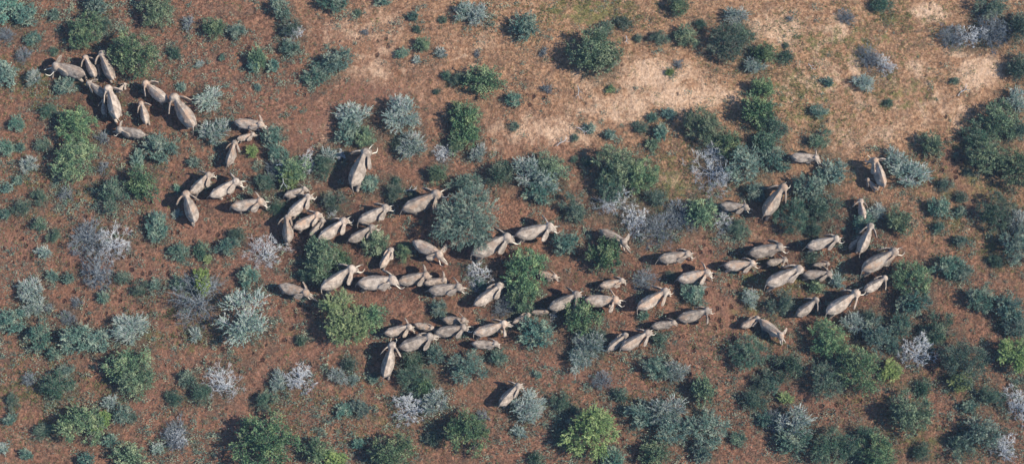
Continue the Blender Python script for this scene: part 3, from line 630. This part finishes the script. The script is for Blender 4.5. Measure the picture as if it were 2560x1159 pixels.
def make_spray(kind, Rr, rng):
    h = Rr*HR[kind]; crown, stem = Geo(), Geo()
    k = int(rng.integers(7, 11)); c, r = lobes_for(rng, Rr, h, k); stems(stem, rng, c, Rr, .03 + .014*Rr)
    ns = int({'T': 125, 'S': 130, 'Y': 190, 'G': 50}[kind] * max(.55, Rr)**1.2); nl = {'T': 21, 'S': 16, 'Y': 22, 'G': 5}[kind]
    li = rng.choice(len(c), ns, p=r**2/np.sum(r**2)); d = sph(rng, ns, -.25)
    d0 = norm(d + norm(c[li])*.75 + (0, 0, .10)); A = c[li] + d*(r[li]*rng.uniform(.25, .8, ns))[:, None]
    A[:, 2] = np.maximum(A[:, 2], .06)
    ln = (.30 + .09*Rr)*rng.uniform(.5, 1.35, ns); bend = rng.normal(size=(ns, 3))*.28 + (0, 0, -.06)
    B = A + d0*(ln*.5)[:, None]; d1 = norm(d0 + bend); C = B + d1*(ln*.5)[:, None]
    tw = .014 if kind != 'S' else .017
    sticks(stem, A, B, tw*1.3, tw); sticks(stem, B, C, tw, tw*.5)
    t = np.tile(np.linspace(.05, 1, nl), ns); j = np.repeat(np.arange(ns), nl)
    P = np.where((t < .5)[:, None], A[j] + (B - A)[j]*(t*2)[:, None], B[j] + (C - B)[j]*(t*2 - 1)[:, None]) + rng.normal(size=(len(j), 3))*.03
    D = d0[j] + rng.normal(size=P.shape)*.7
    L0 = {'T': .13, 'S': .115, 'Y': .135, 'G': .12}[kind]*(.8 + .1*Rr)
    kites(crown, P, D, L0*rng.uniform(.6, 1.3, len(P)), L0*.42, rng)
    # leafy heart so the soil does not show straight through
    if kind != 'G':
        n = int(420*Rr); li = rng.choice(len(c), n); P = c[li]*(1, 1, .8) + rng.normal(size=(n, 3))*(r[li]*.45)[:, None]; P[:, 2] = np.maximum(P[:, 2], .05)
        kites(crown, P, rng.normal(size=(n, 3)) + (0, 0, .5), L0*1.3, L0*.75, rng)
    return crown, stem
def make_dead(kind, Rr, rng):
    h = Rr*HR['W' if kind == 'W' else 'G']; twig, stem = Geo(), Geo(); S0, S1 = [[], [], [], []], [[], [], [], []]
    def grow(p, d, ln, r, depth, dst):
        n = 3 if depth > 1 else 2
        for _ in range(n):
            q = p + d*ln/n; 
            if q[2] < .05: q[2] = .05
            r2 = r*.84
            for l, x in zip(dst, (p, q, r, r2)): l.append(x)
            p, r = q, r2
            d = norm(d + rng.normal(size=3)*.30 + np.array((0, 0, -.05)))
        if depth > 0:
            for _ in range(int(rng.integers(2, 4)) if depth > 1 else int(rng.integers(5, 9))):
                dd = norm(d + rng.normal(size=3)*.70 + np.array((p[0], p[1], 0))*.12/max(Rr, .3))
                grow(p, dd, ln*rng.uniform(.55, .85), r*.72, depth - 1, S1)
    n = int(rng.integers(19, 25)) if Rr > 1 else int(rng.integers(10, 14))
    for j in range(n):
        a = 2*np.pi*j/n + rng.uniform(-.3, .3); el = rng.uniform(.25, 1.25) if kind == 'W' else rng.uniform(.15, .8)
        d = np.array((math.cos(a)*math.cos(el), math.sin(a)*math.cos(el), math.sin(el)))
        grow(np.array((rng.normal()*.08*Rr, rng.normal()*.08*Rr, -.05)), d, Rr*rng.uniform(.34, .50), .022 + .008*Rr, 3 if Rr > .9 else 2, S0)
    for st, g in ((S0, stem), (S1, twig)):
        sticks(g, np.array(st[0]), np.array(st[1]), np.maximum(np.array(st[2])*.85, .010), np.maximum(np.array(st[3])*.85, .007))
    return twig, stem
def make_acacia(Rr, rng):
    h = 4.6; crown, stem = Geo(), Geo(); c = []; r = []
    for j in range(13):
        a = 2.4*j; q = Rr*math.sqrt((j + .5)/13)*.85
        c.append((q*math.cos(a), q*math.sin(a), h*rng.uniform(.62, .80) - q*.22)); r.append(Rr*rng.uniform(.24, .36))
    c, r = np.array(c), np.array(r)
    add_tube(stem, [(0, 0, -.2), (.08, .05, .8), (.02, .12, 1.6)], [.22, .16, .13], 8); stems(stem, rng, c, Rr, .09)
    ns = 1150; li = rng.choice(len(c), ns); d = sph(rng, ns, -.2); d0 = norm(d*(1, 1, .6) + norm(c[li])*(.7, .7, .1))
    A = c[li] + d*(1, 1, .55)*(r[li]*rng.uniform(.3, 1, ns))[:, None]; ln = rng.uniform(.5, 1.1, ns); C = A + d0*ln[:, None] + (0, 0, -.05)
    sticks(stem, A, C, .018, .008)
    nl = 18; t = np.tile(np.linspace(.05, 1, nl), ns)[:, None]; j = np.repeat(np.arange(ns), nl)
    P = A[j] + (C - A)[j]*t + rng.normal(size=(len(j), 3))*.04
    kites(crown, P, d0[j] + rng.normal(size=P.shape)*.7, .17*rng.uniform(.6, 1.3, len(P)), .07, rng)
    return crown, stem
NAMES = dict(L=('leafy_bush', 'bush'), D=('dark_shrub', 'shrub'), T=('thorn_shrub', 'shrub'), S=('silver_shrub', 'shrub'), Y=('feathery_bush', 'bush'), G=('dry_brush', 'brush'), W=('dead_shrub', 'dead shrub'))
BARK = dict(L='bark', D='bark', T='bark', S='white', Y='bark', G='dusk', W='white')
LIB = {}
prng = np.random.default_rng(3)
for k in 'LDTSYGW':
    for cls, Rr, nvar in (('big', 2.5, 3), ('mid', 1.4, 4), ('small', .65, 3)):
        for v in range(nvar):
            if k in 'LD': cr, st = make_leafy(k, Rr, prng)
            elif k == 'W': cr, st = make_dead(k, Rr, prng)
            elif k == 'G':
                tw, st0 = make_dead('G', Rr, prng); cr, st = make_spray('G', Rr, prng)
                for gg in (tw, st0):
                    vv = np.concatenate(gg.v); st.add(vv, np.concatenate(gg.q))
            else: cr, st = make_spray(k, Rr, prng)
            cm = M['white'] if k == 'W' else M[k]
            LIB.setdefault((k, cls), []).append((Rr, cr.mesh("branches" if k == 'W' else "crown", cm), st.mesh("stem", M[BARK[k]])))
LOOK = dict(L='bright green leafy bush', D='dark green low shrub', T='teal spiky shrub', S='silvery pale shrub', Y='yellow-green feathery bush', G='blue-grey dry brush', W='bleached white dead shrub')
LM = [(165,165,'leftmost long-tusked elephant'), (457,275,'palest elephant at upper left'), (280,600,'big white dead shrub at left'), (555,965,'curled white dead shrub, lower left'), (560,470,'big curved-tusk elephant left of centre'), (625,310,'elephant stretching its trunk'), (898,415,'lone upward elephant of the upper middle'),
      (660,632,'white dead shrub left of the herd'), (865,800,'round yellow-green bush below the herd'), (1170,540,'tall teal acacia tree'), (735,720,'smaller elephant above yellow-green bush'), (1275,980,'lone elephant at the bottom'), (970,900,'upward elephant of the lower row'), (1220,735,'pale elephant beside grey twigs'), (1775,425,'blue-white dead thicket right of centre'), (1538,590,'elephant leaving the dead branches'), (1580,850,'side by side elephant pair'), (1740,690,'elephant above the pale teal shrub'),
      (2015,390,'topmost elephant of the right group'), (2198,430,'mother elephant with tiny calf'), (2205,648,'big rightmost elephant'), (1925,820,'down-right walking elephant with calf'), (2290,880,'white dead shrub at lower right'), (2435,90,'long grey dead brush at top right'), (1475,1076,'bright feathery bush at bottom'), (1825,100,'tall dark bush, upper right'), (1178,35,'silvery pair at the top edge'), (2545,890,'bright feathery bush on the right edge'), (1475,140,'large green bush, top centre'), (2180,170,'dead brush pair on tan ground'), (2070,1115,'dark thicket at the bottom right'), (30,800,'spiky shrub on the left edge'), (337,140,'round bush by the leftmost elephants'), (2110,755,'long-tusked elephant of the right group'), (840,155,'teal shrub pair at top left centre')]
def where(dx, dy):
    a = math.degrees(math.atan2(-dy, dx)) % 360
    return ['right of', 'above right of', 'above', 'above left of', 'left of', 'below left of', 'below', 'below right of'][int((a + 22.5) // 45) % 8]
rows = [list(p) for p in PLANTS]
groups = {}
for row in rows:
    k, x, y, r = row
    size = 'tiny' if r < 13 else 'small' if r < 24 else 'medium' if r < 38 else 'large'
    best = sorted(LM, key=lambda q: (q[0]-x)**2 + (q[1]-y)**2); lm = best[0]
    if math.hypot(lm[0]-x, lm[1]-y) < 12: lm = best[1]
    d = math.hypot(lm[0]-x, lm[1]-y)
    key = f"{size} {LOOK[k]} {where(x-lm[0], y-lm[1])} the {lm[2]}"
    groups.setdefault(key, []).append((d, row))
ORD = ['nearest', 'second nearest', 'third nearest', 'fourth nearest', 'fifth nearest', 'sixth nearest', 'seventh nearest', 'eighth nearest', 'ninth nearest', 'tenth nearest']
LABEL = {}
for key, lst in groups.items():
    lst.sort(key=lambda q: q[0])
    for n, (d, row) in enumerate(lst): LABEL[id(row)] = key if len(lst) == 1 else ORD[n] + ' ' + key
GROUPN = dict(L='green leafy bushes among the herd', D='dark low shrubs on the red soil', T='teal spiky shrubs on the red soil', S='silvery shrubs on the red soil', Y='yellow-green feathery bushes', G='patches of blue-grey dry brush', W='bleached dead shrubs')
OVER = {(725, 452), (730, 428), (812, 668), (800, 628), (2160, 558), (1318, 680), (1458, 790), (337, 140), (938, 606)}
for row in rows:
    k, x, y, r = row
    if (x, y) not in OVER:
        dm = 1e9
        for e in E:
            ax, ay, bx, by = e[:4]; l2 = (bx-ax)**2 + (by-ay)**2; t = min(1, max(0, ((x-ax)*(bx-ax) + (y-ay)*(by-ay))/l2))
            dm = min(dm, math.hypot(x-ax-t*(bx-ax), y-ay-t*(by-ay)) - .17*math.sqrt(l2))
        r = min(r, max(.62*r, dm/1.12)); row[3] = r
    Rm = r*MPP; cls = 'big' if Rm > 1.85 else 'mid' if Rm > .85 else 'small'
    var = LIB[(k, cls)]; Rn, cme, sme = var[int(prng.integers(len(var)))]
    h = Rm*HR[k]; c = at(x, y, h*.45)
    root = bpy.data.objects.new(NAMES[k][0], None); col.objects.link(root); root.empty_display_size = .3
    root.location = (c.x, c.y, relief(np.array([c.x]), np.array([c.y]))[0] - .03)
    sc = (1.25 if k in 'WG' else 1.04 if k == 'D' else 1.15)*Rm/Rn; f = prng.uniform(.90, 1.12) if cls == 'big' else prng.uniform(.82, 1.2)
    root.rotation_euler = (0, 0, prng.uniform(0, 6.283)); root.scale = (sc*f, sc/f, sc*prng.uniform(.9, 1.15))
    root['label'] = LABEL[id(row)]; root['category'] = NAMES[k][1]; root['group'] = GROUPN[k]
    p1 = link(cme.name.split('.')[0], cme, root); p2 = link("stem", sme, root)
    if k in 'WG': p1['kind'] = 'stuff'; p2['kind'] = 'stuff'
ac, as_ = make_acacia(75*MPP, prng)
c = at(1172, 545, 2.8)
root = bpy.data.objects.new("acacia_tree", None); col.objects.link(root); root.location = (c.x, c.y, 0); root.scale = (1, 1, 1)
root['label'] = 'tall teal acacia tree with a wide airy crown between three elephants'; root['category'] = 'tree'
link("crown", ac.mesh("crown", M['T']), root); link("trunk", as_.mesh("trunk", M['bark']), root)

# ---------------------------------------------------------------- fallen branches
FB = [((694, 423), (712, 420), 'short bleached log lying on brush above the covered elephant', .06), ((703, 440), (719, 481), 'long bleached stick leaning down over the covered elephant', .05), ((1012, 478), (1043, 472), 'thin pale branch on soil left of the large grey elephant', .05), ((1392, 365), (1420, 345), 'forked pale branch on sand below the bare soil', .05), ((1444, 215), (1448, 248), 'thin straight stick on bare sand right of the top centre', .04), ((1440, 318), (1470, 332), 'crooked pale branch beside a small teal shrub', .05), ((1530, 170), (1545, 155), 'short stick beside the large green bush at top centre', .04), ((1705, 395), (1710, 415), 'thin fallen twig below the open pale ground', .04), ((1565, 90), (1568, 110), 'grey twig standing out of dry grass', .05), ((2020, 160), (2035, 175), 'thin pale twig on tan ground at upper right', .04), ((2395, 240), (2420, 215), 'pale fallen branch on sand near the right edge', .05)]
for (x0, y0), (x1, y1), lab, r in FB:
    a, b = np.array(at(x0, y0, .3)), np.array(at(x1, y1, .3)); ln = np.linalg.norm(b - a)
    if 'log' in lab or 'leaning' in lab: a[2] = b[2] = 1.5
    t = (b - a)/ln; s = np.array((-t[1], t[0], 0)); g = Geo()
    pts = [a + t*ln*u + s*ln*w for u, w in ((0, 0), (.3, .06), (.6, -.03), (1, .05))]
    o = np.array(pts[0]); add_tube(g, [np.array(p) - o for p in pts], [r, r*.8, r*.6, r*.3], 6)
    for u, w in ((.35, .35), (.6, -.3), (.75, .22)):
        p = a + t*ln*u - o; add_tube(g, [p, p + t*ln*.15 + s*ln*w*.5 + (0, 0, .1), p + t*ln*.3 + s*ln*w + (0, 0, .06)], [r*.5, r*.4, r*.2], 5)
    ob = link("fallen_branch", g.mesh("fallen_branch", M['white'], True)); ob.location = o
    ob['label'] = lab; ob['category'] = 'branch'; ob['group'] = 'fallen branches'

# ---------------------------------------------------------------- growth nobody could count
def scatter(name, n, mat, dens, ln, wd, blades, spread, up, seed, label):
    r = np.random.default_rng(seed)
    if isinstance(dens, tuple): X, Y = dens
    else:
        X = r.uniform(-70, 70, n*9); Y = r.uniform(-34, 42, n*9)
        px, py = to_px(np.stack([X, Y, X*0], 1)); keep = r.random(n*9) < dens(X, Y, px, py); X, Y = X[keep][:n], Y[keep][:n]
    size = np.exp(r.normal(0, .5 if blades > 10 else .35, len(X))); base = np.stack([X, Y, relief(X, Y) - .01], 1)
    P = np.repeat(base, blades, 0); sz = np.repeat(size, blades)
    P = P + r.normal(size=P.shape)*(spread*sz)[:, None]*(1, 1, 0); P[:, 2] += np.abs(r.normal(size=len(P)))*spread*sz*up
    D = r.normal(size=P.shape)*(1, 1, .5) + (0, 0, .7); g = Geo()
    lz = np.clip(sz, .6, 1.15); kites(g, P, D, ln*lz*r.uniform(.6, 1.3, len(P)), wd*lz, r)
    o = link(name, g.mesh(name, mat)); o['kind'] = 'stuff'; o['label'] = label; o['category'] = 'ground cover'
M['straw'] = leaf_mat("straw", (.16, .115, .06), (.30, .23, .13), (.20, .19, .085))
M['olive'] = leaf_mat("olive_grass", (.050, .080, .020), (.12, .15, .040), (.15, .17, .05))
M['litter'] = leaf_mat('litter', (.045, .036, .030), (.10, .085, .07), (.22, .20, .17))
M['weed'] = leaf_mat('weed', (.060, .125, .092), (.19, .28, .21), (.33, .38, .26))
M['herb'] = leaf_mat("herb_teal", (.060, .120, .092), (.18, .25, .19), (.30, .34, .25))
def dry(X, Y, px, py): return np.clip((vnoise(X, Y, 4, 21)*1.3 - .35), .05, 1)*(1 - .8*field(px, py, SAND))*(1 - .55*field(px, py, TRAMP))
def wet(X, Y, px, py): return np.clip(field(px, py, GRASS)*1.6 + .06, 0, 1)*np.clip(vnoise(X, Y, 2.2, 22)*3 - .9, 0, 1)
def leftlow(X, Y, px, py):
    w = np.clip(np.maximum((900 - px)/700, (py - 620)/350), .12, 1); return w*np.clip(vnoise(X, Y, 3.5, 23)*2.2 - .75, 0, 1)*(1 - .8*field(px, py, TRAMP))*(1 - field(px, py, SAND)*.8)
scatter("dry_grass", 9000, M['straw'], dry, .22, .045, 7, .14, .3, 31, 'dry straw coloured grass tufts over the soil')
scatter("green_grass", 10000, M['olive'], wet, .22, .06, 7, .16, .3, 32, 'short olive green grass on the tan clearing')
M['under'] = leaf_mat('undergrowth', (.045, .075, .060), (.12, .165, .125), (.22, .25, .19))
PC = np.array([(*at(x, y)[:2], r*MPP) for k, x, y, r in rows])
def around(n, seed):
    r_ = np.random.default_rng(seed); j = r_.choice(len(PC), n, p=PC[:, 2]**1.3/np.sum(PC[:, 2]**1.3)); a = r_.uniform(0, 6.283, n); q = PC[j, 2]*r_.uniform(.7, 1.45, n) + r_.exponential(.35, n)
    return PC[j, 0] + q*np.cos(a), PC[j, 1] + q*np.sin(a) - .3
def everywhere(X, Y, px, py): return np.clip(vnoise(X, Y, 5, 24)*1.8 - .45, .03, 1)*np.clip(vnoise(X, Y, 1.3, 25)*2 - .5, .05, 1)*(1 - .85*field(px, py, SAND))*(1 - .45*field(px, py, TRAMP))*np.clip(1.15 - np.clip((px - 700)/900, 0, 1)*np.clip((640 - py)/400, 0, 1), .28, 1)*(1 - .8*pathfield(px, py, 18.))
scatter("leaf_litter", 9000, M['litter'], everywhere, .15, .05, 7, .22, .15, 34, 'dark twigs and leaf litter on the soil')
scatter("small_weeds", 4600, M['weed'], everywhere, .18, .08, 32, .17, 1.2, 35, 'small grey-green weeds dotted over the red soil')
scatter("low_herbs", 3000, M['herb'], leftlow, .19, .085, 20, .24, .8, 33, 'low grey-green herbs scattered between the shrubs')
scatter("undergrowth", 4000, M['under'], around(4000, 36), .15, .07, 24, .22, .9, 36, 'low grey-green growth round the feet of the shrubs')
